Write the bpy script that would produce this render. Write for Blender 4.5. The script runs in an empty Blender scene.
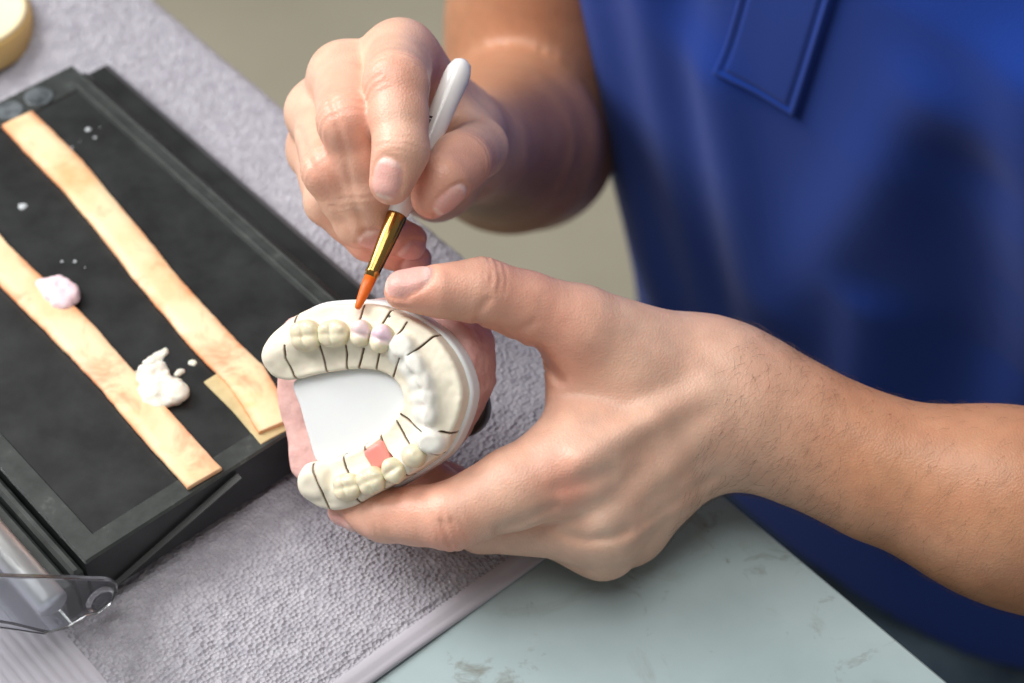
import bpy, math, random
import numpy as np
from mathutils import Vector
random.seed(7); RNG = np.random.default_rng(11)
SC = bpy.context.scene
COL = SC.collection
A3 = lambda *a: np.array(a, dtype=np.float64)

# ------------------------------------------------------------------ camera (mm, world origin on the floor)
T = 740.0                                  # bench top height
FPX = 70.0 / 36.0 * 1024.0
PITCH = math.radians(48)
CS, SN = math.cos(PITCH), math.sin(PITCH)
CAM = A3(0, -468, T + 570)
FWD, UP, RT = A3(0, CS, -SN), A3(0, SN, CS), A3(1, 0, 0)

def P(px, py, d):                          # a point seen at (px, py), d mm along the view axis
    return CAM + d * (FWD + (px - 512) / FPX * RT - (py - 341.5) / FPX * UP)

def on_z(px, py, z):                       # where that sight line meets height z
    r = FWD + (px - 512) / FPX * RT - (py - 341.5) / FPX * UP
    return CAM + r * ((z - CAM[2]) / r[2])

# bench frame: u along the bench edge (towards us), v away from it towards the technician, z above the bench
Q0 = on_z(725, 495, T)
UV = on_z(950, 683, T) - Q0; UV /= np.linalg.norm(UV)
VV = A3(-UV[1], UV[0], 0)
ZV = A3(0, 0, 1)
def B(u, v, z): return Q0 + u * UV + v * VV + z * ZV
def toB(p): q = np.asarray(p) - Q0; return A3(q @ UV, q @ VV, q[2])

# ------------------------------------------------------------------ mesh helpers
def link(name, me, mat=None, parent=None, smooth=True):
    o = bpy.data.objects.new(name, me); COL.objects.link(o)
    if mat is not None: me.materials.append(mat)
    if smooth and len(me.polygons):
        me.polygons.foreach_set('use_smooth', np.ones(len(me.polygons), dtype=bool))
    if parent is not None: o.parent = parent
    return o

def mesh_np(name, v, f, mat=None, parent=None, smooth=True, origin=None, cols=None):
    """v in mm world; object origin at `origin` (mm). If parented, origin is the parent's."""
    v = np.asarray(v, dtype=np.float64)
    org = np.zeros(3) if origin is None else np.asarray(origin, dtype=np.float64)
    vv = ((v - org) * 0.001)
    me = bpy.data.meshes.new(name)
    if isinstance(f, np.ndarray) and f.ndim == 2:
        n, k = f.shape
        me.vertices.add(len(vv)); me.vertices.foreach_set('co', vv.astype(np.float32).ravel())
        me.loops.add(n * k); me.loops.foreach_set('vertex_index', f.astype(np.int32).ravel())
        me.polygons.add(n); me.polygons.foreach_set('loop_start', (np.arange(n) * k).astype(np.int32))
        me.update(calc_edges=True); me.validate()
    else:
        me.from_pydata([tuple(x) for x in vv], [], [tuple(x) for x in f]); me.update()
    if cols is not None:
        at = me.attributes.new('Col', 'FLOAT_COLOR', 'POINT')
        c = np.ones((len(vv), 4), dtype=np.float32); c[:, :3] = cols
        at.data.foreach_set('color', c.ravel())
    o = link(name, me, mat, parent, smooth)
    if parent is None: o.location = tuple(org * 0.001)
    return o

def tag(o, label=None, cat=None, group=None, kind=None):
    if label: o['label'] = label
    if cat: o['category'] = cat
    if group: o['group'] = group
    if kind: o['kind'] = kind
    return o

def empty(name, org):
    o = bpy.data.objects.new(name, None); COL.objects.link(o)
    o.empty_display_size = 0.02; o.location = tuple(np.asarray(org) * 0.001)
    return o

class MB:                                  # collects verts / faces
    def __init__(s): s.v = []; s.f = []
    def add(s, v, f):
        k = len(s.v); s.v += [A3(*x) for x in v]; s.f += [tuple(i + k for i in q) for q in f]
    def prism(s, ring0, ring1, cap=True):
        n = len(ring0); v = list(ring0) + list(ring1)
        f = [(i, (i + 1) % n, n + (i + 1) % n, n + i) for i in range(n)]
        if cap: f += [tuple(range(n - 1, -1, -1)), tuple(range(n, 2 * n))]
        s.add(v, f)
    def rings(s, rs, cap=True):
        n = len(rs[0]); v = [p for r in rs for p in r]; f = []
        for j in range(len(rs) - 1):
            a, b = j * n, (j + 1) * n
            f += [(a + i, a + (i + 1) % n, b + (i + 1) % n, b + i) for i in range(n)]
        if cap: f += [tuple(range(n - 1, -1, -1)), tuple(range((len(rs) - 1) * n, len(rs) * n))]
        s.add(v, f)
    def bbox(s, u0, u1, v0, v1, z0, z1, bev=0.0):
        """box in the bench frame with chamfered edges"""
        def rect(e, z): return [B(u0 + e, v0 + e, z), B(u1 - e, v0 + e, z), B(u1 - e, v1 - e, z), B(u0 + e, v1 - e, z)]
        if bev: s.rings([rect(bev, z0), rect(0, z0 + bev), rect(0, z1 - bev), rect(bev, z1)])
        else: s.rings([rect(0, z0), rect(0, z1)])
    def build(s, name, mat=None, parent=None, org=None, smooth=False):
        o = mesh_np(name, np.array(s.v), s.f, mat, parent, smooth, org)
        import bmesh
        bm = bmesh.new(); bm.from_mesh(o.data); bmesh.ops.recalc_face_normals(bm, faces=bm.faces[:]); bm.to_mesh(o.data); bm.free()
        return o

def bevel(o, w, seg=2, ang=0.5):
    m = o.modifiers.new('bevel', 'BEVEL'); m.width = w * 0.001; m.segments = seg; m.limit_method = 'ANGLE'; m.angle_limit = ang
    return o

# ------------------------------------------------------------------ implicit surfaces
def smin(a, b, k):
    h = np.maximum(k - np.abs(a - b), 0) / k
    return np.minimum(a, b) - h * h * k * 0.25
def smax(a, b, k): return -smin(-a, -b, k)
def seg(p, a, b, ra, rb):
    ab = b - a; L2 = max(float(ab @ ab), 1e-9)
    q = p - a; t = np.clip((q @ ab) / L2, 0, 1)
    d = q - t[:, None] * ab
    return np.sqrt((d * d).sum(1)) - (ra + (rb - ra) * t)
def ell(p, c, ax, r):                      # ellipsoid with rows of ax as axes
    q = (p - c) @ np.asarray(ax).T
    k0 = np.sqrt(((q / r) ** 2).sum(1)) ; k1 = np.sqrt(((q / (np.asarray(r) ** 2)) ** 2).sum(1)) + 1e-9
    return k0 * (k0 - 1.0) / k1
def nrm(v): v = np.asarray(v, dtype=np.float64); return v / np.linalg.norm(v)
def sstep(a, b, x): t = np.clip((x - a) / (b - a), 0, 1); return t * t * (3 - 2 * t)

def hash_noise(p, s, seed=0):              # smooth value noise, p (n,3) in mm, cell size s
    q = p / s + seed * 17.13; i = np.floor(q).astype(np.int64); f = q - i; f = f * f * (3 - 2 * f)
    def h(dx, dy, dz):
        n = (i[:, 0] + dx) * 374761393 + (i[:, 1] + dy) * 668265263 + (i[:, 2] + dz) * 2147483647 + seed * 974711
        n = (n ^ (n >> 13)) * 1274126177; n = n ^ (n >> 16)
        return (n & 0xffff) / 65535.0
    def mix(a, b, t): return a + (b - a) * t
    x00 = mix(h(0,0,0), h(1,0,0), f[:,0]); x10 = mix(h(0,1,0), h(1,1,0), f[:,0])
    x01 = mix(h(0,0,1), h(1,0,1), f[:,0]); x11 = mix(h(0,1,1), h(1,1,1), f[:,0])
    return mix(mix(x00, x10, f[:,1]), mix(x01, x11, f[:,1]), f[:,2]) - 0.5

def axis_grid(lo, hi, fine, step, grow):   # 1-D samples: `step` inside the fine interval(s), growing outside
    x = [fine[0]]
    while x[-1] < fine[1]: x.append(x[-1] + step)
    s = step
    while x[-1] < hi: s = min(s * 1.18, grow); x.append(x[-1] + s)
    s = step
    while x[0] > lo: s = min(s * 1.18, grow); x.insert(0, x[0] - s)
    return np.array(x)

def surface_nets(fn, X, Y, Z, blk=16, margin=6.0):
    nx, ny, nz = len(X), len(Y), len(Z)
    F = np.ones((nx, ny, nz), dtype=np.float32)
    sx, sy, sz = (list(range(0, n, blk)) for n in (nx, ny, nz))
    cen = []; idx = []
    for i in sx:
        for j in sy:
            for k in sz:
                e = (min(i + blk, nx) - 1, min(j + blk, ny) - 1, min(k + blk, nz) - 1)
                lo = A3(X[i], Y[j], Z[k]); hi = A3(X[e[0]], Y[e[1]], Z[e[2]])
                cen.append((lo + hi) / 2); idx.append((i, j, k, e[0] + 1, e[1] + 1, e[2] + 1, np.linalg.norm(hi - lo) / 2))
    cv = fn(np.array(cen))
    for (i, j, k, a, b, c, r), d in zip(idx, cv):
        if abs(d) > r * 1.3 + margin:
            F[i:a, j:b, k:c] = 1.0 if d > 0 else -1.0
        else:
            g = np.stack(np.meshgrid(X[i:a], Y[j:b], Z[k:c], indexing='ij'), -1).reshape(-1, 3)
            F[i:a, j:b, k:c] = fn(g).reshape(a - i, b - j, c - k)
    S = F < 0
    cnt = np.zeros((nx - 1, ny - 1, nz - 1), dtype=np.int8)
    for dx in (0, 1):
        for dy in (0, 1):
            for dz in (0, 1):
                cnt += S[dx:nx - 1 + dx, dy:ny - 1 + dy, dz:nz - 1 + dz]
    act = (cnt > 0) & (cnt < 8)
    ci = np.argwhere(act)
    ids = np.full(act.shape, -1, dtype=np.int32); ids[tuple(ci.T)] = np.arange(len(ci))
    acc = np.zeros((len(ci), 3)); w = np.zeros(len(ci))
    corners = [(0,0,0),(1,0,0),(0,1,0),(1,1,0),(0,0,1),(1,0,1),(0,1,1),(1,1,1)]
    G = (X, Y, Z)
    for a in range(8):
        for ax in range(3):
            if corners[a][ax]: continue
            c2 = list(corners[a]); c2[ax] = 1
            i0 = ci + np.array(corners[a]); i1 = ci + np.array(c2)
            f0 = F[tuple(i0.T)]; f1 = F[tuple(i1.T)]
            m = (f0 < 0) != (f1 < 0)
            t = np.where(m, f0 / np.where(m, f0 - f1, 1), 0)
            for d in range(3):
                g0 = G[d][i0[:, d]]; g1 = G[d][i1[:, d]]
                acc[:, d] += np.where(m, g0 + (g1 - g0) * t, 0)
            w += m
    V = acc / w[:, None]
    quads = []
    for ax in range(3):
        b, c = (ax + 1) % 3, (ax + 2) % 3
        sl0 = [slice(None)] * 3; sl1 = [slice(None)] * 3
        sl0[ax] = slice(0, -1); sl1[ax] = slice(1, None)
        ch = S[tuple(sl0)] != S[tuple(sl1)]
        e = np.argwhere(ch)
        ok = (e[:, b] > 0) & (e[:, c] > 0) & (e[:, b] < (nx, ny, nz)[b] - 1) & (e[:, c] < (nx, ny, nz)[c] - 1)
        e = e[ok]
        inside0 = S[tuple(e.T)]
        def cell(db, dc):
            q = e.copy(); q[:, b] -= db; q[:, c] -= dc; return ids[tuple(q.T)]
        q = np.stack([cell(1, 1), cell(0, 1), cell(0, 0), cell(1, 0)], 1)
        q[~inside0] = q[~inside0][:, ::-1]
        quads.append(q)
    return V, np.concatenate(quads)

# ------------------------------------------------------------------ materials
def mat(name, base, rough=0.5, **kw):
    m = bpy.data.materials.new(name); m.use_nodes = True
    b = m.node_tree.nodes['Principled BSDF']
    b.inputs['Base Color'].default_value = (*base, 1); b.inputs['Roughness'].default_value = rough
    for k, v in kw.items(): b.inputs[k].default_value = v
    return m
def nt(m): return m.node_tree.nodes, m.node_tree.links, m.node_tree.nodes['Principled BSDF']
def noise_col(m, stops, scale, detail=4, stretch=(1, 1, 1), rough=0.6, coord='Object', rot=(0, 0, 0), dist=0.0):
    n, l, b = nt(m)
    tc = n.new('ShaderNodeTexCoord'); mp = n.new('ShaderNodeMapping'); mp.inputs['Scale'].default_value = stretch
    mp.inputs['Rotation'].default_value = rot
    tx = n.new('ShaderNodeTexNoise'); tx.inputs['Scale'].default_value = scale; tx.inputs['Detail'].default_value = detail
    tx.inputs['Roughness'].default_value = rough; tx.inputs['Distortion'].default_value = dist
    cr = n.new('ShaderNodeValToRGB')
    while len(cr.color_ramp.elements) < len(stops): cr.color_ramp.elements.new(0.5)
    for e, (p, c) in zip(cr.color_ramp.elements, stops): e.position = p; e.color = (*c, 1)
    l.new(tc.outputs[coord], mp.inputs['Vector']); l.new(mp.outputs['Vector'], tx.inputs['Vector'])
    l.new(tx.outputs['Fac'], cr.inputs['Fac']); l.new(cr.outputs['Color'], b.inputs['Base Color'])
    return cr, tx, mp
def bump(m, scale, strength, dist=0.0005, kind='noise', detail=3, stretch=(1, 1, 1)):
    n, l, b = nt(m)
    tc = n.new('ShaderNodeTexCoord'); mp = n.new('ShaderNodeMapping'); mp.inputs['Scale'].default_value = stretch
    if kind == 'noise':
        tx = n.new('ShaderNodeTexNoise'); tx.inputs['Detail'].default_value = detail; out = 'Fac'
    else:
        tx = n.new('ShaderNodeTexVoronoi'); out = 'Distance'
    tx.inputs['Scale'].default_value = scale
    bp = n.new('ShaderNodeBump'); bp.inputs['Strength'].default_value = strength; bp.inputs['Distance'].default_value = dist
    l.new(tc.outputs['Object'], mp.inputs['Vector']); l.new(mp.outputs['Vector'], tx.inputs['Vector'])
    l.new(tx.outputs[out], bp.inputs['Height'])
    if b.inputs['Normal'].links: l.new(b.inputs['Normal'].links[0].from_socket, bp.inputs['Normal'])
    l.new(bp.outputs['Normal'], b.inputs['Normal'])
    return tx
def vcol(m, mottled=None):
    n, l, b = nt(m)
    a = n.new('ShaderNodeAttribute'); a.attribute_name = 'Col'
    if mottled:
        sc, amt = mottled
        tc = n.new('ShaderNodeTexCoord'); tx = n.new('ShaderNodeTexNoise'); tx.inputs['Scale'].default_value = sc; tx.inputs['Detail'].default_value = 5
        mr = n.new('ShaderNodeMapRange'); mr.inputs['From Min'].default_value = .3; mr.inputs['From Max'].default_value = .7
        mr.inputs['To Min'].default_value = 1 - amt; mr.inputs['To Max'].default_value = 1 + amt
        mx = n.new('ShaderNodeVectorMath'); mx.operation = 'SCALE'
        l.new(tc.outputs['Object'], tx.inputs['Vector']); l.new(tx.outputs['Fac'], mr.inputs['Value'])
        l.new(a.outputs['Color'], mx.inputs[0]); l.new(mr.outputs['Result'], mx.inputs['Scale'])
        l.new(mx.outputs['Vector'], b.inputs['Base Color'])
    else: l.new(a.outputs['Color'], b.inputs['Base Color'])

def srgb(r, g, b):
    f = lambda c: (c / 255 / 12.92) if c <= 10 else ((c / 255 + 0.055) / 1.055) ** 2.4
    return (f(r), f(g), f(b))

M = {}
M['skin'] = mat('skin', (.6, .4, .3), 0.41, **{'Subsurface Weight': 0.18, 'Subsurface Scale': 0.004, 'Subsurface Radius': (1, .35, .2), 'Specular IOR Level': .5})
vcol(M['skin'], (130, .07)); bump(M['skin'], 1300, .24, .0004, 'voronoi'); bump(M['skin'], 260, .26, .0005, detail=7)
M['hair'] = mat('hair', (.13, .075, .045), .5)
M['shirt'] = mat('shirt', srgb(22, 60, 150), .78, **{'Sheen Weight': .1, 'Sheen Roughness': .5, 'Specular IOR Level': .12})
bump(M['shirt'], 1000, .12, .0003, 'voronoi')
M['jeans'] = mat('jeans', srgb(44, 64, 84), .85); noise_col(M['jeans'], [(.3, srgb(44, 60, 78)), (.7, srgb(80, 98, 112))], 30, 6)
M['bench'] = mat('bench', srgb(168, 185, 187), .45)
M['bench_side'] = mat('bench_side', srgb(120, 130, 132), .5)
M['towel'] = mat('towel', srgb(176, 172, 186), .95, **{'Sheen Weight': .25, 'Specular IOR Level': .1})
noise_col(M['towel'], [(.25, srgb(160, 157, 168)), (.75, srgb(190, 188, 196))], 180, 4); TV = bump(M['towel'], 600, .75, .0018, 'voronoi'); TV.inputs['Randomness'].default_value = .65; TV.inputs['Vector'].links[0].from_node.inputs['Rotation'].default_value = (0, 0, math.atan2(UV[1], UV[0]) * -1)
M['towel_hem'] = mat('towel_hem', srgb(180, 177, 186), .9); bump(M['towel_hem'], 1200, .2, .0003)
M['black'] = mat('black_plastic', (.012, .013, .014), .35)
noise_col(M['black'], [(.35, (.010, .011, .012)), (.8, (.03, .033, .034))], 60, 5); bump(M['black'], 300, .1, .0003)
M['frame'] = mat('tray_frame', (.03, .035, .035), .4)
noise_col(M['frame'], [(.3, (.018, .021, .021)), (.6, (.042, .049, .047)), (.8, (.13, .14, .135))], 90, 6, (1, 1, 1), .7)
M['glass'] = mat('black_glass', (.012, .014, .015), .2, **{'Specular IOR Level': .3})
M['strip'] = mat('strip', srgb(240, 200, 160), .55)
M['tan'] = mat('tan_card', srgb(196, 176, 128), .7); noise_col(M['tan'], [(.3, srgb(186, 165, 118)), (.7, srgb(206, 188, 142))], 120, 4)
M['pinkpaste'] = mat('pink_paste', srgb(240, 214, 222), .5, **{'Subsurface Weight': .2, 'Subsurface Scale': .003})
M['creampaste'] = mat('cream_paste', srgb(240, 236, 222), .4, **{'Subsurface Weight': .2, 'Subsurface Scale': .003})
M['powder'] = mat('powder', srgb(190, 196, 200), .7)
M['clear'] = mat('clear_plastic', (.93, .96, 1.0), .12, **{'Transmission Weight': 1.0, 'IOR': 1.45})
M['plaster'] = mat('plaster', srgb(240, 233, 214), .6, **{'Subsurface Weight': .1, 'Subsurface Scale': .002})
vcol(M['plaster'], (300, .03)); bump(M['plaster'], 700, .12, .0003)
M['crown'] = mat('porcelain', srgb(232, 222, 190), .28, **{'Subsurface Weight': .25, 'Subsurface Scale': .002}); vcol(M['crown'], (400, .04))
M['plate'] = mat('white_plate', srgb(232, 235, 237), .38, **{'Subsurface Weight': .1, 'Subsurface Scale': .002}); bump(M['plate'], 500, .05, .0002)
M['pinkplaster'] = mat('pink_plaster', srgb(228, 176, 170), .8)
noise_col(M['pinkplaster'], [(.3, srgb(222, 168, 163)), (.7, srgb(240, 198, 190))], 140, 5); bump(M['pinkplaster'], 350, .5, .0008)
M['gum'] = mat('gum_block', srgb(236, 150, 140), .35, **{'Subsurface Weight': .2, 'Subsurface Scale': .002})
M['white'] = mat('white_lacquer', srgb(240, 238, 236), .25, **{'Coat Weight': .3})
M['gold'] = mat('gold_metal', (.46, .27, .08), .2, Metallic=1.0)
M['bristle'] = mat('bristles', srgb(226, 104, 18), .45)
n_, l_, b_ = nt(M['bristle']); bump(M['bristle'], 900, .5, .0003, stretch=(1, 1, .15))
M['cream'] = mat('cream_lid', srgb(250, 232, 190), .5)
M['lidside'] = mat('gold_lid_side', srgb(222, 186, 116), .4)
M['floor'] = mat('floor', srgb(160, 156, 140), .6); noise_col(M['floor'], [(.3, srgb(168, 162, 144)), (.7, srgb(178, 172, 154))], 6, 4)
M['wall'] = mat('wall', srgb(200, 196, 186), .8)
M['glint_metal'] = mat('glint_metal', (.8, .81, .82), .4, Metallic=1.0)

# bench: pale blue-grey laminate with faint scuffs and brown stains
n, l, b = nt(M['bench'])
cr, tx, mp = noise_col(M['bench'], [(.3, srgb(146, 165, 168)), (.7, srgb(164, 181, 184))], 14, 6)
def stain_layer(m, scale, lo, hi, col, detail=6, stretch=(1, 1, 1), dist=1.0):
    n, l, b = nt(m)
    src = b.inputs['Base Color'].links[0].from_socket
    tc = n.new('ShaderNodeTexCoord'); mp = n.new('ShaderNodeMapping'); mp.inputs['Scale'].default_value = stretch
    tx = n.new('ShaderNodeTexNoise'); tx.inputs['Scale'].default_value = scale; tx.inputs['Detail'].default_value = detail; tx.inputs['Distortion'].default_value = dist
    tx.inputs['Roughness'].default_value = .65
    mr = n.new('ShaderNodeMapRange'); mr.inputs['From Min'].default_value = lo; mr.inputs['From Max'].default_value = hi; mr.clamp = True
    mx = n.new('ShaderNodeMix'); mx.data_type = 'RGBA'
    l.new(tc.outputs['Object'], mp.inputs['Vector']); l.new(mp.outputs['Vector'], tx.inputs['Vector']); l.new(tx.outputs['Fac'], mr.inputs['Value'])
    l.new(mr.outputs['Result'], mx.inputs[0]); l.new(src, mx.inputs[6]); mx.inputs[7].default_value = (*col, 1)
    l.new(mx.outputs[2], b.inputs['Base Color'])
stain_layer(M['bench'], 22, .56, .78, srgb(134, 142, 138))
stain_layer(M['bench'], 60, .60, .78, srgb(120, 124, 118), 4)
stain_layer(M['bench'], 11, .60, .76, srgb(150, 142, 122))
# glass plate: black with dried powder haze
cr, tx, mp = noise_col(M['glass'], [(.45, (.010, .012, .013)), (.58, (.026, .03, .031)), (.80, (.10, .108, .11))], 22, 6, rough=.62)
# strips
cr, tx, mp = noise_col(M['strip'], [(.30, srgb(236, 168, 112)), (.40, srgb(240, 196, 148)), (.50, srgb(244, 216, 174)), (.75, srgb(246, 224, 188))], 22, 5, rough=.55)
stain_layer(M['strip'], 26, .49, .68, srgb(240, 150, 112), 4)
stain_layer(M['strip'], 16, .60, .76, srgb(244, 180, 84), 3)
n, l, b = nt(M['strip']); src = b.inputs['Base Color'].links[0].from_socket               # the dye has crept in from the edges
ea = n.new('ShaderNodeAttribute'); ea.attribute_name = 'Edge'; mr = n.new('ShaderNodeMapRange'); mr.inputs['From Min'].default_value = .6; mr.inputs['From Max'].default_value = 1.2; mr.inputs['To Max'].default_value = .8
mx = n.new('ShaderNodeMix'); mx.data_type = 'RGBA'; mx.inputs[7].default_value = (*srgb(238, 150, 96), 1)
l.new(ea.outputs['Fac'], mr.inputs['Value']); l.new(mr.outputs['Result'], mx.inputs[0]); l.new(src, mx.inputs[6]); l.new(mx.outputs[2], b.inputs['Base Color'])

# ------------------------------------------------------------------ room
def quad_obj(name, c, mat_, kind='structure'):
    o = mesh_np(name, np.array(c), [(0, 1, 2, 3)], mat_, None, False)
    o['kind'] = kind; return o
def slab(name, lo, hi, m):
    x0, y0, z0 = lo; x1, y1, z1 = hi
    v = [(x0,y0,z0),(x1,y0,z0),(x1,y1,z0),(x0,y1,z0),(x0,y0,z1),(x1,y0,z1),(x1,y1,z1),(x0,y1,z1)]
    f = [(3,2,1,0),(4,5,6,7),(0,1,5,4),(1,2,6,5),(2,3,7,6),(3,0,4,7)]
    o = mesh_np(name, np.array(v, dtype=float), f, m, None, False); o['kind'] = 'structure'; return o
slab('floor', (-2600, -2200, -60), (2600, 3000, 0), M['floor'])
slab('wall_back', (-2600, 3000, -60), (2600, 3100, 2700), M['wall'])

# ------------------------------------------------------------------ bench
wb = empty('workbench', B(0, -330, -T))
mb = MB(); mb.bbox(-800, 700, -660, 0, -26, 0, 1.2)
mb.build('bench_top', M['bench'], wb, B(0, -330, -T))
for u in (-740, 640):
    for v in (-610, -50):
        mb = MB(); mb.bbox(u - 22, u + 22, v - 22, v + 22, -T, -26, 1.5)
        mb.build('leg', M['bench_side'], wb, B(0, -330, -T))
tag(wb, 'pale blue-grey scuffed workbench under the towel and tray', 'workbench')

# ------------------------------------------------------------------ towel
uh = 0.5 * (toB(on_z(370, 683, T))[0] + toB(on_z(560, 560, T))[0])      # its edge near us
u_rib = toB(on_z(60, 632, T + 3))[1]
def towel():
    st = 1.15
    us = np.arange(uh - 560, uh, st); vs = np.arange(-420, 64, st)
    U, V_ = np.meshgrid(us, vs, indexing='ij')
    hem = uh - U                                        # distance from the near edge
    p = np.stack([U.ravel(), V_.ravel(), np.zeros(U.size)], 1)
    z = 4.0 + 3.0 * hash_noise(p, 60, 1) * sstep(-30, -160, 0) 
    z = 3.0 + (hash_noise(p, 70, 1) * 2.0 + hash_noise(p, 28, 2) * .8)
    pile = RNG.random(U.size) * .8 + hash_noise(p, 2.4, 3) * .8
    wav = (hash_noise(p, 7, 4)) * .4
    h = hem.ravel()
    terry = sstep(9.5, 12, h)
    rib = 1 - sstep(u_rib - 2, u_rib + 2, V_.ravel())
    ribs = .8 * np.sin(V_.ravel() / 3.4 * 2 * np.pi)
    z = z + terry * (1 - rib) * (pile + wav) + rib * terry * ribs
    z += -0.9 * np.exp(-((h - 10.5) / 1.2) ** 2) + -0.7 * 1.6 * np.exp(-((h - 4.0) / .9) ** 2)
    z -= sstep(4, 0, h) * 2.6
    # the far side slumps into soft folds beside the tray
    vv = V_.ravel(); uu = U.ravel()
    fold = sstep(uh - 250, uh - 420, uu)
    z += fold * (5.0 * np.sin(vv / 46 + uu / 130) + 4) * sstep(-75, -40, vv)
    z += sstep(-70, -45, vv) * sstep(6, -25, vv) * 2.2 * (1 + np.sin(uu / 38.0))
    # drape over the bench edge
    r = 5.0; over = np.maximum(vv - (-1.0), 0); ang = np.minimum(over / (r + 4), math.pi / 2 * .96)
    zz = np.where(over > 0, z - (r + 4) * (1 - np.cos(ang)) - np.maximum(over - (r + 4) * math.pi / 2 * .96, 0), z)
    v2 = np.where(over > 0, -1.0 + (r + 4) * np.sin(ang) + 2.0 * np.sin(uu / 30) * sstep(0, 50, over), vv)
    pts = Q0 + uu[:, None] * UV + v2[:, None] * VV + np.maximum(zz, np.where(over > 0, -80, .6))[:, None] * ZV
    n1, n2 = U.shape
    i = np.arange(n1 - 1)[:, None] * n2 + np.arange(n2 - 1)[None]
    f = np.stack([i, i + n2, i + n2 + 1, i + 1], -1).reshape(-1, 4)
    o = mesh_np('towel', pts, f, M['towel'], None, True, B(uh - 250, -200, 0))
    o.data.materials.append(M['towel_hem'])
    flat = ((h < 9.8) | (rib > .5)).reshape(U.shape)[:-1, :-1].ravel()
    o.data.polygons.foreach_set('material_index', flat.astype(np.int32))
    s = o.modifiers.new('thick', 'SOLIDIFY'); s.thickness = .0005; s.offset = -1
    tag(o, 'lavender-grey terry towel spread on the bench under the black tray', 'towel')
    return o
towel()

# ------------------------------------------------------------------ mixing tray
ZT = 27.0                                               # rim top above the bench
fl = toB(on_z(85, 563, T + ZT)); br = toB(on_z(72, 64, T + ZT))
u0, u1, v0, v1 = br[0], fl[0], fl[1], br[1]
print('TRAY uv', u0, u1, v0, v1, 'size', u1 - u0, v1 - v0)
TORG = B((u0 + u1) / 2, (v0 + v1) / 2, 5)
tray = empty('mixing_tray', TORG)
tag(tray, 'black rectangular mixing tray with clear hinged lid holding two orange strips', 'tray')
WELLB = 15                                              # wide border at the far end holding the round wells
mb = MB()
def rect(a, b, c, d, z): return [B(a, c, z), B(b, c, z), B(b, d, z), B(a, d, z)]
rims = [rect(u0 + 1, u1 - 1, v0 + 1, v1 - 1, 5), rect(u0 - 1, u1 + 1, v0 - 1, v1 + 1, 7), rect(u0, u1, v0, v1, ZT - .8), rect(u0 + .8, u1 - .8, v0 + .8, v1 - .8, ZT),
        rect(u0 + WELLB, u1 - 8.5, v0 + 8.5, v1 - 7, ZT), rect(u0 + WELLB + .6, u1 - 9.1, v0 + 9.1, v1 - 7.6, ZT - .8),
        rect(u0 + WELLB + .6, u1 - 9.1, v0 + 9.1, v1 - 7.6, ZT - 4)]
mb.rings(rims)
mb2 = MB(); mb2.rings(rims[:3] + [rect(u0 + 2, u1 - 2, v0 + 2, v1 - 2, ZT - .7)]); mb2.build('tray_body', M['black'], tray, TORG)
mb = MB(); mb.bbox(u0 + 12, u1 - 6, v1 - 6.2, v1 - 4.8, ZT - .5, ZT + .5, .4); mb.bbox(u0 + 2, u1 - 2, v1 - 1.6, v1 - .6, ZT - .5, ZT + .4, .3); mb.rings(rims[2:] , False); n_ = len(mb.v); mb.f.append(tuple(range(n_ - 4, n_)))
mb.build('tray_rim', M['frame'], tray, TORG)
gu0, gu1, gv0, gv1 = u0 + WELLB + .6, u1 - 9.1, v0 + 9.1, v1 - 7.6
mb = MB(); mb.bbox(gu0 + 1.5, gu1 - 1.5, gv0 + 1.5, gv1 - 1.5, ZT - 4.2, ZT - 1.0, .3)
mb.build('glass_plate', M['glass'], tray, TORG)
ZG = ZT - 1.0
mb = MB(); mb.bbox(u0 - 5, u1 - 1, v1 - 1, v1 + 19, 5, 17, 4); mb.bbox(u0 + 1, u1, v1 - 1, v1 + 5, 5, 22, 1.6)
mb.build('hinge_flange', M['black'], tray, TORG)
mb = MB(); mb.bbox(u0 - 2, u1 + .5, v0 - 5.5, v0 - 1.6, 5, ZT - 1.5, 1.2); mb.bbox(u0 - 2, u1 + .5, v0 - 11, v0 - 6.4, 5, ZT - 5, 1.0)
mb.build('side_rail', M['frame'], tray, TORG)
# slanting grip bar along the near face
mb = MB()
ga, gb = B(u1 + 2.6, v0 + 4, 8), B(u1 + 2.6, v0 + 62, ZT - 4)
for s_ in (0,):
    ring = lambda c: [c + UV * .2 - ZV * .4, c + UV * .2 + ZV * .4, c - UV * 3 + ZV * .8, c - UV * 3 - ZV * .8]
    mb.rings([ring(ga), ring(gb)])
mb.build('grip_bar', M['black'], tray, TORG)
# round wells at the far end: shallow grey-dusted dishes
M['dish'] = mat('dish', (.07, .085, .095), .3); noise_col(M['dish'], [(.35, (.03, .036, .04)), (.7, (.20, .23, .25))], 150, 4)
for (px, py) in ((39, 97), (9, 111)):
    c = on_z(px, py, T + ZT); cb = toB(c)
    mb = MB(); rs = []
    for r, dz in ((5.9, .05), (6.0, .4), (5.4, .5), (4.6, .2), (3, .1), (.1, .08)):
        rs.append([B(cb[0] + r * math.cos(a), cb[1] + r * math.sin(a), ZT + dz) for a in np.linspace(0, 2 * math.pi, 40, endpoint=False)])
    mb.rings(rs)
    mb.build('round_well', M['dish'], tray, TORG, True)
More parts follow.
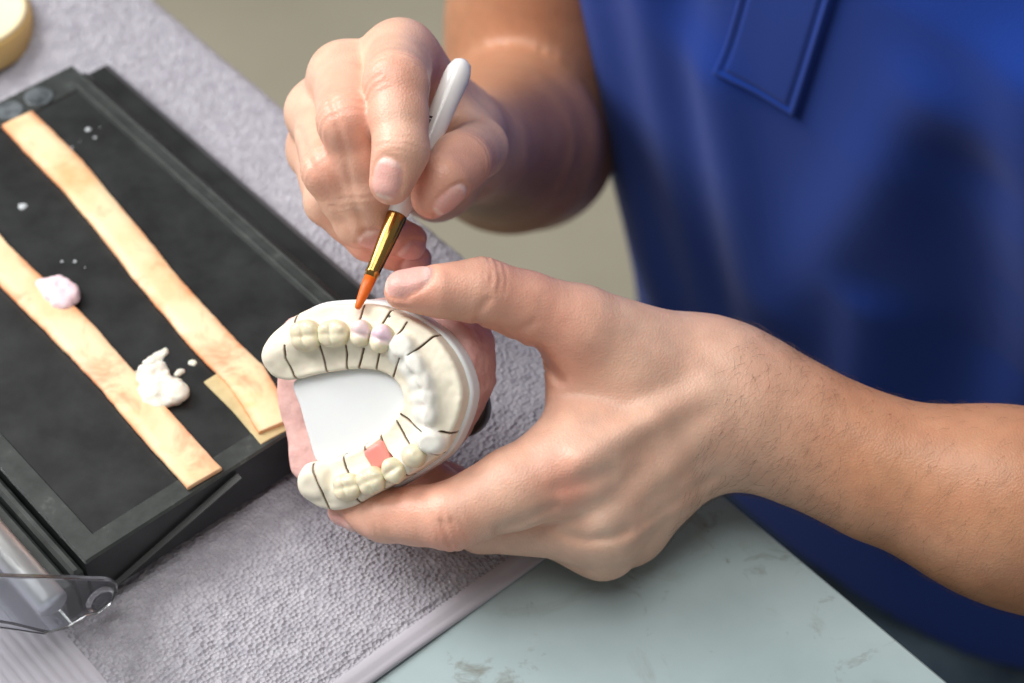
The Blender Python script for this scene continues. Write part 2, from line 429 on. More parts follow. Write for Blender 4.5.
# clear lid, folded open on the left long side
lid_o = None
def lid():
    zh = ZT - 9
    hub = toB(on_z(97, 596, T + zh))
    d1 = nrm(-VV * .70 + ZV * .72)                      # the open lid rises away from the hinge
    nrmv = nrm(np.cross(UV, d1)); nrmv *= np.sign(nrmv[2])
    H = B(hub[0], hub[1], zh)
    def pt(a, c, w=0): return H + d1 * a + nrmv * c + UV * w
    mb = MB()
    out = []
    for t in np.linspace(-90, 90, 11): out.append((-7 * math.cos(math.radians(t)) + 0, 7 * math.sin(math.radians(t))))
    prof = [(0, -8), (-5, -6.6), (-7.8, -2), (-7.4, 3), (-4.5, 6.4), (0, 7.5), (20, 7.2), (80, 6), (80, -9), (14, -16), (5, -12.5)]
    mb.prism([pt(a, c, 1.2) for a, c in prof], [pt(a, c, -1.2) for a, c in prof])
    l1 = mb.build('lid_side', M['clear'], tray, TORG)
    bevel(l1, .5)
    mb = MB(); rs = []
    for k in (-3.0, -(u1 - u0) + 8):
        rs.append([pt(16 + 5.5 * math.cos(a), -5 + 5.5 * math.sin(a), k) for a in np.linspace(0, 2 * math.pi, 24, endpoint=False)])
    mb.rings(rs); tag(mb.build('lid_glint_rod', M['glint_metal'], tray, TORG, True), 'silver rod added as the bright reflection band in the clear lid')  # made-up metal rod, stands in for the lid plastic's bright reflection
    mb = MB()
    L = (u1 - u0) - 6
    rows = []
    pr = [(3, -13), (10, -16.5), (30, -13), (70, -8.2)]
    top = [(a, c + 1.1) for a, c in pr]
    ring = pr + top[::-1]
    mb.rings([[pt(a, c, -1.4) for a, c in ring], [pt(a, c, -L) for a, c in ring]])
    mb.build('lid_panel', M['clear'], tray, TORG)
    mb = MB()
    rs = []
    for r, w in ((5.2, 1.3), (5.2, 2.0), (4.6, 2.4), (3.6, 2.4), (3.0, 1.9), (.05, 1.9)):
        rs.append([pt(r * math.cos(a), r * math.sin(a), w) for a in np.linspace(0, 2 * math.pi, 32, endpoint=False)])
    mb.rings(rs)
    tag(mb.build('lid_pivot', M['clear'], tray, TORG, True), None)
lid()

# ------------------------------------------------------------------ strips and pastes on the tray
def strip(name, pts, width, label, m, zbase, thick=2.0, wob=0.6, seed=1):
    cs = [on_z(px, py, T + zbase) for px, py in pts]
    cs = [toB(c)[:2] for c in cs]
    # densify
    dense = []
    for i in range(len(cs) - 1):
        for t in np.linspace(0, 1, 24, endpoint=(i == len(cs) - 2)): dense.append(cs[i] * (1 - t) + cs[i + 1] * t)
    c = np.array(dense)
    for _ in range(12): c[1:-1] = (c[:-2] + c[2:] + 2 * c[1:-1]) / 4
    tn = np.gradient(c, axis=0); tn /= np.linalg.norm(tn, axis=1)[:, None]
    sd = np.stack([-tn[:, 1], tn[:, 0]], 1)
    mb = MB(); rs = []
    rg = np.random.default_rng(seed)
    wl = np.convolve(rg.normal(0, 1, len(c) + 14), np.ones(15) / 15, 'valid') * wob * 2
    wr = np.convolve(rg.normal(0, 1, len(c) + 14), np.ones(15) / 15, 'valid') * wob * 2
    for k in range(len(c)):
        w = width / 2; q = c[k]
        wv = .5 * math.sin(k * .11 + seed)
        row = []
        for s_, z in ((-1, 0), (-1.0, thick * .7), (-.93, thick), (-.4, thick + .15 + wv * .2), (.4, thick + .1 - wv * .2), (.93, thick), (1.0, thick * .7), (1, 0)):
            off = s_ * w + (wr[k] if s_ < 0 else wl[k]) * abs(s_)
            p2 = q + sd[k] * off; row.append(B(p2[0], p2[1], zbase + z))
        rs.append(row)
    mb.rings(rs)
    mid = c[len(c) // 2]
    o = mb.build(name, m, None, B(mid[0], mid[1], zbase), True)
    e_ = np.tile([1, 1, .9, .15, .15, .9, 1, 1], len(c)) + np.repeat(np.convolve(rg.normal(0, 1, len(c) + 8), np.ones(9) / 9, 'valid'), 8) * .5
    at = o.data.attributes.new('Edge', 'FLOAT', 'POINT'); at.data.foreach_set('value', e_.astype(np.float32))
    bevel(o, .3, 2, .9)
    return o
s1 = strip('wooden_strip', [(18, 121), (75, 180), (150, 272), (205, 336), (245, 376), (277, 428)], 14.5, '', M['strip'], ZT + .05, 2.0, .5, 3)
tag(s1, 'orange and cream flat strip nearer the hands, running across the tray to the dental cast', 'strip', 'orange strips on the tray')
s2 = strip('wooden_strip', [(-95, 135), (-10, 252), (60, 320), (120, 384), (205, 481)], 14.5, '', M['strip'], ZT + .05, 2.0, .5, 5)
tag(s2, 'orange and cream flat strip with the pink and cream paste heaps on it', 'strip', 'orange strips on the tray')
s3 = strip('card_offcut', [(221, 373), (250, 402), (279, 436)], 15, '', M['tan'], ZT - .6, .9, .1, 9)
tag(s3, 'short tan offcut half hidden under the end of the orange strip by the cast', 'offcut')

def paste(name, px, py, z, rx, ry, h, seed, m, label, extra=()):
    c = on_z(px, py, T + z)
    g = np.random.default_rng(seed)
    bl = [(c + UV * g.uniform(-.5, .5) * rx + VV * g.uniform(-.5, .5) * ry + ZV * h * .2, A3(rx * g.uniform(.35, .6), ry * g.uniform(.35, .6), h * g.uniform(.5, 1.0))) for _ in range(9)]
    for (ex, ey, er, eh) in extra:
        e = on_z(ex, ey, T + ZG); bl.append((e + ZV * .2, A3(er, er * .8, eh)))
    ax = np.stack([UV, VV, ZV])
    def fn(p):
        d = None
        for cc, r in bl:
            e = ell(p, cc, ax, r); d = e if d is None else smin(d, e, 2.2)
        d = d + hash_noise(p, 3.4, seed) * 1.8 + hash_noise(p, 1.5, seed + 1) * .7
        return np.maximum(d, -(p[:, 2] - (T + ZG)))
    R = max(rx, ry) * 2.6
    st = .55
    X = np.arange(c[0] - R, c[0] + R, st); Y = np.arange(c[1] - R, c[1] + R, st); Z = np.arange(T + ZG - 1, T + z + h * 2 + 2, st)
    v, f = surface_nets(fn, X, Y, Z)
    o = mesh_np(name, v, f, m, None, True, c)
    tag(o, label, 'paste'); return o
paste('porcelain_paste', 62, 293, ZG + 2, 10.5, 8, 3.4, 21, M['pinkpaste'], 'pale pink heap of porcelain paste on the orange strip at the tray\'s left')
paste('porcelain_paste', 160, 388, ZG + 2, 11.5, 8.5, 3.0, 34, M['creampaste'], 'cream white heap of porcelain paste smeared over the orange strip nearer the cast',
      [(158, 360, 3.6, .9), (166, 352, 1.6, .7), (182, 372, 1.7, .8), (192, 364, 1.6, .7), (146, 366, 2.2, .6), (138, 372, 1.5, .5), (172, 362, 1.2, .8), (176, 376, 1.2, .7)])
# scattered powder specks (uncountable dust)
mb = MB(); g = np.random.default_rng(5)
spots = [(23, 207, 2.0), (193, 430, .6), (202, 422, .6), (152, 460, .5), (15, 323, .7), (62, 262, .9), (75, 262, 1.0), (85, 268, .8), (55, 264, .6), (88, 130, 1.4), (95, 138, 1.0), (80, 142, .8), (100, 128, .8), (72, 148, .9)]
for _ in range(90):
    a = spots[g.integers(1, len(spots))]; spots.append((a[0] + g.normal(0, 14), a[1] + g.normal(0, 10), g.uniform(.12, .35)))
for px, py, r in spots:
    c = toB(on_z(px, py, T + ZG))
    if not (gu0 + 3 < c[0] < gu1 - 3 and gv0 + 3 < c[1] < gv1 - 3): continue
    rs = []
    for rr, dz in ((1, 0), (.9, .25), (.5, .45), (.05, .5)):
        rs.append([B(c[0] + r * rr * math.cos(t) * (1 + .2 * math.sin(3 * t + px)), c[1] + r * rr * math.sin(t), ZG + dz * r * .8) for t in np.linspace(0, 2 * math.pi, 9, endpoint=False)])
    mb.rings(rs)
o = mb.build('powder_specks', M['powder'], None, TORG, True)
tag(o, 'pale powder dust specks scattered on the black tray', 'powder', kind='stuff')

# ------------------------------------------------------------------ round pot lid, far left
c = toB(on_z(-26, 36, T + 6))
pl = empty('pot_lid', B(c[0], c[1], 5))
def disc(profile, m, name):
    mb = MB(); mb.rings([[B(c[0] + r * math.cos(a), c[1] + r * math.sin(a), z) for a in np.linspace(0, 2 * math.pi, 72, endpoint=False)] for r, z in profile])
    return mb.build(name, m, pl, B(c[0], c[1], 5), True)
disc([(26.5, 5), (27, 6), (27, 17), (26, 18.4), (24.5, 18.6)], M['lidside'], 'lid_rim')
disc([(24.6, 18.2), (25.8, 18.8), (24.6, 19.8), (22.5, 19.6), (22, 19.2), (.1, 19.2)], M['cream'], 'lid_top')
tag(pl, 'round cream pot lid with golden side on the towel behind the tray', 'lid')

# ------------------------------------------------------------------ dental cast
CO = P(375, 402, 655)
ncam = nrm(A3(-.33, -.05, .94))
CN = nrm(RT * ncam[0] + UP * ncam[1] - FWD * ncam[2])
CX = nrm(RT - CN * (RT @ CN)); CY = np.cross(CN, CX)
CORG = CO - CN * 40
def pc(px, py, h=0.0):                                  # sight line -> cast plane at height h (cast mm)
    r = FWD + (px - 512) / FPX * RT - (py - 341.5) / FPX * UP
    t = ((CO + CN * h - CAM) @ CN) / (r @ CN)
    q = CAM + r * t - CO
    return A3(q @ CX, q @ CY)
def cw(v): v = np.asarray(v); return CO + v[:, :1] * CX + v[:, 1:2] * CY + v[:, 2:3] * CN
def spline(pts, n=8, closed=True):
    p = np.array(pts); N = len(p); out = []
    for i in range(N if closed else N - 1):
        p0, p1, p2, p3 = (p[(i + k - 1) % N] if closed else p[min(max(i + k - 1, 0), N - 1)] for k in range(4))
        for t in np.linspace(0, 1, n, endpoint=False):
            out.append(.5 * ((2 * p1) + (p2 - p0) * t + (2 * p0 - 5 * p1 + 4 * p2 - p3) * t * t + (3 * p1 - p0 - 3 * p2 + p3) * t ** 3))
    if not closed: out.append(p[-1])
    return np.array(out)
def poly_sdf(p, poly):
    d = np.full(len(p), 1e9); s = np.zeros(len(p), dtype=bool)
    N = len(poly)
    for i in range(N):
        a, b = poly[i], poly[(i + 1) % N]
        e = b - a; w = p - a; t = np.clip((w @ e) / (e @ e + 1e-12), 0, 1)
        q = w - t[:, None] * e; d = np.minimum(d, (q * q).sum(1))
        c = (a[1] > p[:, 1]) != (b[1] > p[:, 1])
        with np.errstate(divide='ignore', invalid='ignore'):
            xi = (b[0] - a[0]) * (p[:, 1] - a[1]) / (b[1] - a[1]) + a[0]
        s ^= c & (p[:, 0] < xi)
    return np.where(s, -1, 1) * np.sqrt(d)
def line_d(p, line):
    d = np.full(len(p), 1e9)
    for a, b in zip(line[:-1], line[1:]):
        e = b - a; w = p - a; t = np.clip((w @ e) / (e @ e + 1e-12), 0, 1); q = w - t[:, None] * e
        d = np.minimum(d, (q * q).sum(1))
    return np.sqrt(d)
OUT = [(263, 352), (270, 336), (284, 323), (300, 312), (318, 305), (345, 303), (372, 304), (395, 311), (416, 322), (436, 337), (452, 358), (461, 380), (463, 399), (456, 425), (440, 454), (410, 476), (380, 493), (354, 507), (334, 511), (316, 506), (303, 494), (300, 480), (305, 470), (316, 463)]
INN = [(340, 456), (365, 444), (385, 429), (398, 412), (403, 400), (399, 387), (386, 375), (368, 370), (345, 371), (318, 375), (291, 381), (275, 378), (265, 366)]
HS = spline([pc(*q) for q in OUT + INN], 6)
TEETHLINE = spline([pc(x, y) for x, y in [(275, 355), (301, 339), (329, 336), (356, 336), (377, 342), (398, 350), (414, 366), (424, 384), (428, 405), (426, 425), (424, 443), (409, 460), (389, 474), (367, 484), (343, 490), (312, 486)]], 6, False)
CUTS = [[(299, 312), (297, 322)], [(289, 345), (289, 358), (295, 377), (297, 380)], [(323, 345), (327, 372)], [(349, 345), (347, 369)], [(367, 348), (358, 370)], [(383, 352), (376, 371)],
        [(364, 306), (361, 324)], [(390, 312), (382, 328)], [(408, 322), (401, 334)], [(435, 335), (414, 354)], [(405, 357), (391, 381)], [(401, 414), (427, 431)], [(397, 421), (407, 437), (415, 446)],
        [(442, 431), (454, 434)], [(380, 434), (386, 449), (396, 458)], [(364, 444), (367, 455)], [(343, 455), (347, 468), (356, 481)], [(317, 463), (322, 475), (327, 490), (331, 510)],
        [(359, 495), (363, 505)], [(384, 484), (389, 492)], [(406, 471), (410, 478)], [(436, 452), (441, 456)]]
CUTS = [np.array([pc(*q) for q in c_]) for c_ in CUTS]
GUMP = pc(380, 456)
# plain plaster teeth (part of the arch): pixel, half sizes along the arch / across, top height
PT = [((399, 347), 5.0, 4.4, 7.0), ((413, 364), 4.5, 3.0, 7.5), ((422, 380), 4.1, 2.7, 7.0), ((427, 398), 3.9, 2.6, 6.8), ((428, 416), 4.0, 2.7, 6.8), ((427, 443), 4.3, 5.2, 8.4), ((312, 483), 6.2, 5.6, 6.2)]
PT2 = []; TCEN = pc(350, 415)
for (px, py), a, b_2, h in PT:
    q = pc(px, py, h - 2)
    i = int(np.argmin(((TEETHLINE - q) ** 2).sum(1))); i = min(max(i, 1), len(TEETHLINE) - 2)
    t = TEETHLINE[i + 1] - TEETHLINE[i - 1]; t /= np.linalg.norm(t)
    PT2.append((q, t, a, b_2, h))
def arch_fn(p):
    q = p[:, :2]; z = p[:, 2]
    d2 = poly_sdf(q, HS); dl = line_d(q, TEETHLINE)
    H = 0.2 + 3.4 * np.exp(-(dl / 6.0) ** 2) + hash_noise(p * A3(1, 1, 0), 6, 5) * .8 + hash_noise(p * A3(1, 1, 0), 2.6, 6) * .35
    inner = sstep(0, -6, d2)
    d = smax(d2 + .3, (z - H) * .92, 1.6)
    for c, t, a, b_2, h in PT2:
        ax = np.array([[t[0], t[1], 0], [-t[1], t[0], 0], [0, 0, 1]])
        e = ell(p, A3(c[0], c[1], 1.0), ax, A3(a, b_2, h - 1.0))
        e = smax(e, (p - A3(c[0], c[1], h * .80)) @ nrm(A3(t[1] * -.25, t[0] * .25, 1.0)), 1.0)
        d = smin(d, e, 1.6)
        lg = c - np.array([-t[1], t[0]]) * np.sign((np.array([-t[1], t[0]]) @ (c - TCEN))) * 3.6      # lingual slope of the tooth
        d = smin(d, ell(p, A3(lg[0], lg[1], .6), ax, A3(a * .72, 2.6, 3.4)), 2.2)
    gq = np.maximum(np.abs((q - GUMP) @ A3(.83, .55)) - 3.8, np.abs((q - GUMP) @ A3(-.55, .83)) - 4.2)
    d = smax(d, -smax(gq, -(z - 0.0), .5), .8)
    d = np.maximum(d, -z - 7.5)
    for cut in CUTS:
        dc = line_d(q + hash_noise(p * A3(1, 1, 0), 3, 14)[:, None] * .5, cut)
        d = np.maximum(d, -np.maximum(dc - .24, -z - 5.5))
    return d + hash_noise(p, 1.6, 8) * .12
lo = HS.min(0) - 2; hi = HS.max(0) + 2
st = .3
v, f = surface_nets(arch_fn, np.arange(lo[0], hi[0], st), np.arange(lo[1], hi[1], st), np.arange(-8.5, 9.6, st), margin=2)
cc = np.tile(np.array(srgb(240, 232, 212)), (len(v), 1))
dcut = np.min([line_d(v[:, :2], c_) for c_ in CUTS], 0)
w = (sstep(.62, .26, dcut) * sstep(2.0, -1.0, -v[:, 2] * 0 + dcut))[:, None]
cc = cc * (1 - w) + np.array(srgb(120, 84, 50)) * w
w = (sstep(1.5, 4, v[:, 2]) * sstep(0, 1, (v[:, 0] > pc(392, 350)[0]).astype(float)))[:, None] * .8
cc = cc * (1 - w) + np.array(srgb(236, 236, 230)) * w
dd = np.sqrt(((v[:, :2] - pc(357, 317)) ** 2).sum(1)); w = (.55 * np.exp(-(dd / 2.6) ** 2))[:, None]; cc = cc * (1 - w) + np.array(srgb(246, 205, 200)) * w
dd = np.sqrt(((v[:, :2] - pc(390, 316)) ** 2).sum(1))[:, None]; cc = np.where(dd < .5, np.array((.02, .02, .02)), cc)
cast = empty('dental_cast', CORG)
tag(cast, 'plaster dental cast with a row of teeth, held in the left hand', 'dental cast')
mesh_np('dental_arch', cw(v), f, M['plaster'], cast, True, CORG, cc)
# white base plate with the raised tongue area
PLATE = spline([pc(*q) for q in OUT[2:22]] + [pc(316, 463), pc(291, 381), pc(275, 372), pc(268, 352)], 6)
def plate_fn(p):
    q = p[:, :2]; z = p[:, 2]
    d2 = poly_sdf(q, PLATE)
    d = smax(d2 - .8, np.abs(z + 10.5) - 4.0, 1.5)
    # central plateau
    ctr = poly_sdf(q, TONG)
    d = smin(d, smax(ctr, np.abs(z + 7) - 4.2, 1.0), 1.0)
    return d
TONG = spline([pc(x, y, -3) for x, y in [(293, 382), (318, 374), (345, 369), (370, 368), (390, 374), (403, 386), (407, 400), (401, 416), (388, 432), (366, 447), (340, 458), (318, 463), (308, 437), (300, 408)]], 5)
lo = PLATE.min(0) - 4; hi = PLATE.max(0) + 4; st = .6
v, f = surface_nets(plate_fn, np.arange(lo[0], hi[0], st), np.arange(lo[1], hi[1], st), np.arange(-16, -1, st), margin=2)
mesh_np('base_plate', cw(v), f, M['plate'], cast, True, CORG)
# pink plaster mount behind
PK = spline([pc(x, y, -26) for x, y in [(288, 374), (288, 350), (300, 318), (330, 311), (380, 303), (420, 306), (452, 314), (474, 323), (484, 350), (481, 385), (472, 410), (455, 440), (420, 465), (380, 485), (335, 490), (308, 473), (300, 440), (292, 405)]], 5)
def pink_fn(p):
    d2 = poly_sdf(p[:, :2], PK)
    d = smax(d2 - .5 + .06 * (p[:, 2] + 26), np.abs(p[:, 2] + 26) - 12, 3.0)
    return d + hash_noise(p, 9, 3) * 1.6 + hash_noise(p, 3, 4) * .7
lo = PK.min(0) - 5; hi = PK.max(0) + 5; st = .8
v, f = surface_nets(pink_fn, np.arange(lo[0], hi[0], st), np.arange(lo[1], hi[1], st), np.arange(-42, -10, st), margin=2)
mesh_np('plaster_mount', cw(v), f, M['pinkplaster'], cast, True, CORG)
# black magnet plate behind the plaster
mc = pc(458, 408, -38)
mb = MB(); rs = []
for r, z in ((9.5, -36), (10.5, -37), (10.5, -43), (9.5, -44)):
    rs.append(cw(np.array([(mc[0] + r * math.cos(a), mc[1] + r * math.sin(a), z) for a in np.linspace(0, 2 * math.pi, 40, endpoint=False)])))
mb.rings(rs); mb.build('magnet_plate', M['black'], cast, CORG, True)
# porcelain crowns
def crown(px, py, a, b_2, h, cusps, pink=0.0, seed=0):
    a *= .95; b_2 *= .97
    q = pc(px, py, h)
    i = int(np.argmin(((TEETHLINE - q) ** 2).sum(1))); i = min(max(i, 1), len(TEETHLINE) - 2)
    t = TEETHLINE[i + 1] - TEETHLINE[i - 1]; t /= np.linalg.norm(t); s = A3(-t[1], t[0])
    ax = np.array([[t[0], t[1], 0], [s[0], s[1], 0], [0, 0, 1]])
    cs = [A3(q[0], q[1], 0) + A3(*(t * cu[0] * a + s * cu[1] * b_2), 0) for cu in cusps]
    def fn(p):
        loc = (p - A3(q[0], q[1], 0)) @ ax.T
        x, y, z = loc.T
        d = ell(p, A3(q[0], q[1], h * .42), ax, A3(a, b_2, h * .60))
        d = smax(d, z - h * .78, 1.2)
        for c_ in cs:
            d = smin(d, ell(p, c_ + A3(0, 0, h * .62), ax, A3(a * .52, b_2 * .50, h * .33)), 2.2)
        if len(cusps) > 2:
            d = d + .35 * np.exp(-(x / .6) ** 2) * sstep(h * .5, h * .9, z) + .22 * np.exp(-(y / .9) ** 2) * sstep(h * .5, h * .9, z)
        elif len(cusps) == 2:
            d = d + .4 * np.exp(-(y / .8) ** 2) * sstep(h * .5, h * .9, z)
        d = d + hash_noise(p, 2.2, 31 + int(px)) * .45
        return np.maximum(d, -(z - .5))
    R = max(a, b_2) + 2.2; st = .34
    v, f = surface_nets(fn, np.arange(q[0] - R, q[0] + R, st), np.arange(q[1] - R, q[1] + R, st), np.arange(-.6, h + 3, st), margin=2)
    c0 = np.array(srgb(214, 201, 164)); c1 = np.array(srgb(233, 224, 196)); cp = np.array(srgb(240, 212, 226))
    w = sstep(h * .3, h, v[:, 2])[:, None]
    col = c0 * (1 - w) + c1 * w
    if pink:
        pw = (sstep(h * .45, h * .8, v[:, 2]) * pink * sstep(-b_2 * .5, b_2 * .2, (v[:, :2] - q) @ s * np.sign(s[1])))[:, None]; col = col * (1 - pw) + cp * pw
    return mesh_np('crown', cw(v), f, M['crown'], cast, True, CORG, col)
C4 = [(-.40, -.34), (.40, -.34), (-.40, .34), (.40, .34)]; C2 = [(0, -.42), (0, .42)]; C1 = [(0, 0)]
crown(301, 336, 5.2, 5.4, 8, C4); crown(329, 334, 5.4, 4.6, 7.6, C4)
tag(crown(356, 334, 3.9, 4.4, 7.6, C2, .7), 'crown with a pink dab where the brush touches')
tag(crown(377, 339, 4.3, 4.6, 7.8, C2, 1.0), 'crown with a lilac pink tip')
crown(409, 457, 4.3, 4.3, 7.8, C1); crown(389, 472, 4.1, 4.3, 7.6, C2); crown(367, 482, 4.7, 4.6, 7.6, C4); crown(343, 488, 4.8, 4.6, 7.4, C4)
# pink gum insert
g0 = GUMP; ga_, gb_ = A3(.83, .55), A3(-.55, .83)
def gum_fn(p):
    q = p[:, :2] - g0; x = q @ ga_; y = q @ gb_
    return smax(smax(np.abs(x) - 3.9, np.abs(y) - 4.0, 1.2), np.abs(p[:, 2] - 1.2 + .05 * x * x) - 2.0, 1.6)
v, f = surface_nets(gum_fn, np.arange(g0[0] - 7, g0[0] + 7, .35), np.arange(g0[1] - 7, g0[1] + 7, .35), np.arange(-2, 5, .35), margin=2)
mesh_np('gum_insert', cw(v), f, M['gum'], cast, True, CORG)

# ------------------------------------------------------------------ paint brush
bt = cw(np.array([[*pc(357, 309, 3.2), 3.2]]))[0]       # touches the cast by the crown
be = P(461, 66, 676)
bd = nrm(be - bt); BL = np.linalg.norm(be - bt)
br_ = empty('paint_brush', bt)
e1 = nrm(np.cross(bd, FWD)); e2 = np.cross(bd, e1)
def lathe(prof, m, name, n=32, flat=1.0):
    mb = MB(); mb.rings([[bt + bd * s + (e1 * math.cos(a) + e2 * flat * math.sin(a)) * r for a in np.linspace(0, 2 * math.pi, n, endpoint=False)] for s, r in prof])
    return mb.build(name, m, br_, bt, True)
lathe([(0, .5), (.3, .95), (1.2, 1.15), (4, 1.55), (8, 2.0), (12.8, 2.1)], M['bristle'], 'bristles')
lathe([(11.6, 1.9), (11.8, 2.25), (13, 2.3), (13.4, 2.6), (14, 2.4), (24, 3.0), (34.2, 3.5), (35, 3.4)], M['gold'], 'ferrule')
lathe([(34.4, 2.9), (34.6, 3.3), (38, 3.8), (44, 4.1), (60, 4.0), (BL - 14, 4.3), (BL - 5, 4.55), (BL - 2, 4.3), (BL + 1, 3.2), (BL + 2.2, 1.6), (BL + 2.5, .1)], M['white'], 'handle')
hd = [o for o in br_.children if o.name.startswith('handle')][0]
M['ink'] = mat('ink', (.03, .03, .035), .6); g = np.random.default_rng(8); mb = MB()
dl_ = nrm(-RT * .6 - FWD * .8); dl_ = nrm(dl_ - bd * (dl_ @ bd)); ds_ = np.cross(bd, dl_)
s_ = BL - 22
while s_ > BL - 50:                                     # a line of tiny dark print along the handle
    w_ = g.uniform(.5, 1.3); h_ = g.uniform(.5, .9)
    def hp_(s, t): rr = 4.42; return bt + bd * s + (dl_ * math.cos(t / 4.2) + ds_ * math.sin(t / 4.2)) * rr
    mb.prism([hp_(s_, -h_), hp_(s_ - w_, -h_), hp_(s_ - w_, h_), hp_(s_, h_)], [hp_(s_, -h_) - dl_ * .6, hp_(s_ - w_, -h_) - dl_ * .6, hp_(s_ - w_, h_) - dl_ * .6, hp_(s_, h_) - dl_ * .6])
    s_ -= w_ + g.uniform(.35, .9)
tag(mb.build('handle_print', M['ink'], hd, bt), 'tiny dark print along the white handle')
tag(br_, 'thin white-handled paint brush with gold ferrule and orange bristles in the right hand', 'paint brush')

# ------------------------------------------------------------------ the technician's body
class Hand: pass
def chain(pts):                                          # [(px, py, d, r), ...] -> world points, radii
    return [P(a, b, c) for a, b, c, r in pts], [r for *_, r in pts]
def chain_sd(p, ch, waist=True):
    c, r = ch; d = None
    for i in range(len(c) - 1):
        s = seg(p, c[i], c[i + 1], r[i], r[i + 1]); d = s if d is None else smin(d, s, 2.5)
    return d
def waist(pts, k=.965):                                 # slimmer between the joints of the two end bones
    out = []
    for i, (a, b) in enumerate(zip(pts[:-1], pts[1:])):
        if i > 1: out.append(a); continue
        out += [a, tuple((x + y) / 2 for x, y in zip(a[:3], b[:3])) + ((a[3] + b[3]) / 2 * k,)]
    return out + [pts[-1]]

LH = dict(
 thumb=[(404, 290, 648, 6.6), (440, 291, 649, 8.4), (482, 291, 654, 10.9), (526, 306, 661, 11.4), (578, 328, 668, 14.5), (690, 375, 688, 19)],
 index=[(346, 507, 671, 6.6), (385, 515, 664, 9.0), (452, 516, 656, 11.3), (515, 488, 659, 13.6), (577, 462, 664, 16.5)],
 middle=[(392, 462, 698, 7.5), (430, 486, 694, 9), (482, 522, 684, 10.5), (600, 521, 671, 14)],
 ring=[(432, 475, 706, 7.5), (470, 500, 700, 9), (524, 521, 690, 9.5), (601, 543, 682, 11)],
 little=[(520, 492, 706, 6.5), (545, 508, 700, 8), (575, 530, 692, 9), (630, 530, 690, 11.5)])
L_PALM = [[(577, 462, 666, 15), (715, 400, 689, 20)], [(600, 521, 674, 13), (724, 412, 691, 18)], [(604, 542, 683, 11), (720, 418, 694, 14)], [(632, 516, 690, 10.5), (726, 424, 695, 13)],
          [(578, 345, 674, 11), (583, 430, 674, 13)], [(690, 375, 688, 19), (735, 405, 690, 21)], [(630, 380, 678, 18), (640, 470, 682, 18)], [(650, 420, 684, 19), (652, 484, 688, 13)]]
L_ARM = [[(735, 392, 688, 18.5), (800, 418, 686, 17.5), (880, 455, 684, 18.5), (1010, 496, 680, 23)], [(736, 420, 696, 15.5), (800, 452, 692, 16), (880, 486, 690, 17), (1010, 527, 690, 20)]]
L_TEND = [[(580, 460, 648, 2.5), (700, 392, 667.5, 2.5)], [(602, 518, 658, 2.5), (660, 468, 664, 2.5), (715, 418, 672, 2.5)], [(606, 541, 671, 2.5), (660, 497, 676, 2.5), (722, 446, 680, 2.5)]]

RH = dict(
 thumb=[(432, 198, 656, 7.0), (443, 180, 657, 8.9), (461, 161, 668, 9.8), (478, 148, 700, 10.4), (466, 138, 742, 13)],
 index=[(391, 183, 641, 7.1), (401, 150, 641, 8.9), (396, 84, 650, 10.6), (400, 58, 691, 12)],
 middle=[(384, 230, 673, 6.8), (368, 189, 663, 8.8), (349, 122, 653, 10.4), (345, 78, 694, 11.5)],
 ring=[(409, 242, 684, 6.6), (360, 222, 671, 8.4), (330, 170, 664, 9.4), (319, 113, 704, 10.5)],
 little=[(416, 261, 694, 5.8), (368, 240, 688, 7), (328, 202, 684, 8), (317, 150, 716, 9.5)])
R_PALM = [[(400, 58, 692, 11.5), (462, 130, 762, 17)], [(345, 78, 695, 11), (452, 140, 764, 17)], [(319, 113, 706, 10), (450, 155, 766, 16)], [(317, 150, 719, 9), (452, 166, 766, 15)],
          [(420, 80, 702, 9.5), (468, 140, 718, 9.5)], [(466, 138, 742, 14), (464, 150, 765, 17)], [(360, 140, 720, 16), (440, 180, 735, 16)]]
EL_R = P(527, 140, 985)
SH_C = A3(0, 0, 0)
def field_hand(H, PALM):
    fs = {k: chain(waist(v)) for k, v in H.items()}
    ps = [chain(v) for v in PALM]
    return fs, ps
LF, LP = field_hand(LH, L_PALM); RF, RP = field_hand(RH, R_PALM)
LA = [chain(v) for v in L_ARM]; LT = [chain(v) for v in L_TEND]
PTS_ALL_L = np.array([c for ch in list(LF.values()) + LP for c in ch[0]])
PTS_ALL_R = np.array([c for ch in list(RF.values()) + RP for c in ch[0]])

# joint creases: (centre, axis, dorsal direction, amplitude, wavelength, width)
VIEW = -FWD
CREASES = []
def crease(H, key, i, dors, amp=.42, lam=2.6, wid=4.2):
    pts = H[key]; c = P(*pts[i][:3]); a = nrm(P(*pts[i + 1][:3]) - P(*pts[i - 1][:3]))
    dn = nrm(dors - a * (dors @ a)); CREASES.append((c, a, dn, amp, lam, wid, pts[i][3]))
crease(LH, 'thumb', 2, nrm(UP + .6 * VIEW), .38, 2.6, 5); crease(LH, 'index', 2, nrm(-UP * .9 + VIEW * .6), .5, 3.0, 5.5)
crease(LH, 'index', 1, nrm(-UP * .6 + VIEW), .25, 2.4, 3)
crease(RH, 'index', 2, nrm(VIEW + .6 * UP), .45, 2.8, 5.0); crease(RH, 'index', 1, VIEW, .35, 2.4, 3.6)
crease(RH, 'middle', 2, nrm(VIEW + .3 * UP - .4 * RT), .5, 2.8, 5.0); crease(RH, 'middle', 1, nrm(VIEW - .3 * RT), .35, 2.4, 3.5)
crease(RH, 'ring', 2, nrm(VIEW - .6 * RT), .35, 2.8, 4.0); crease(RH, 'thumb', 2, nrm(VIEW + RT), .4, 2.8, 4.5)
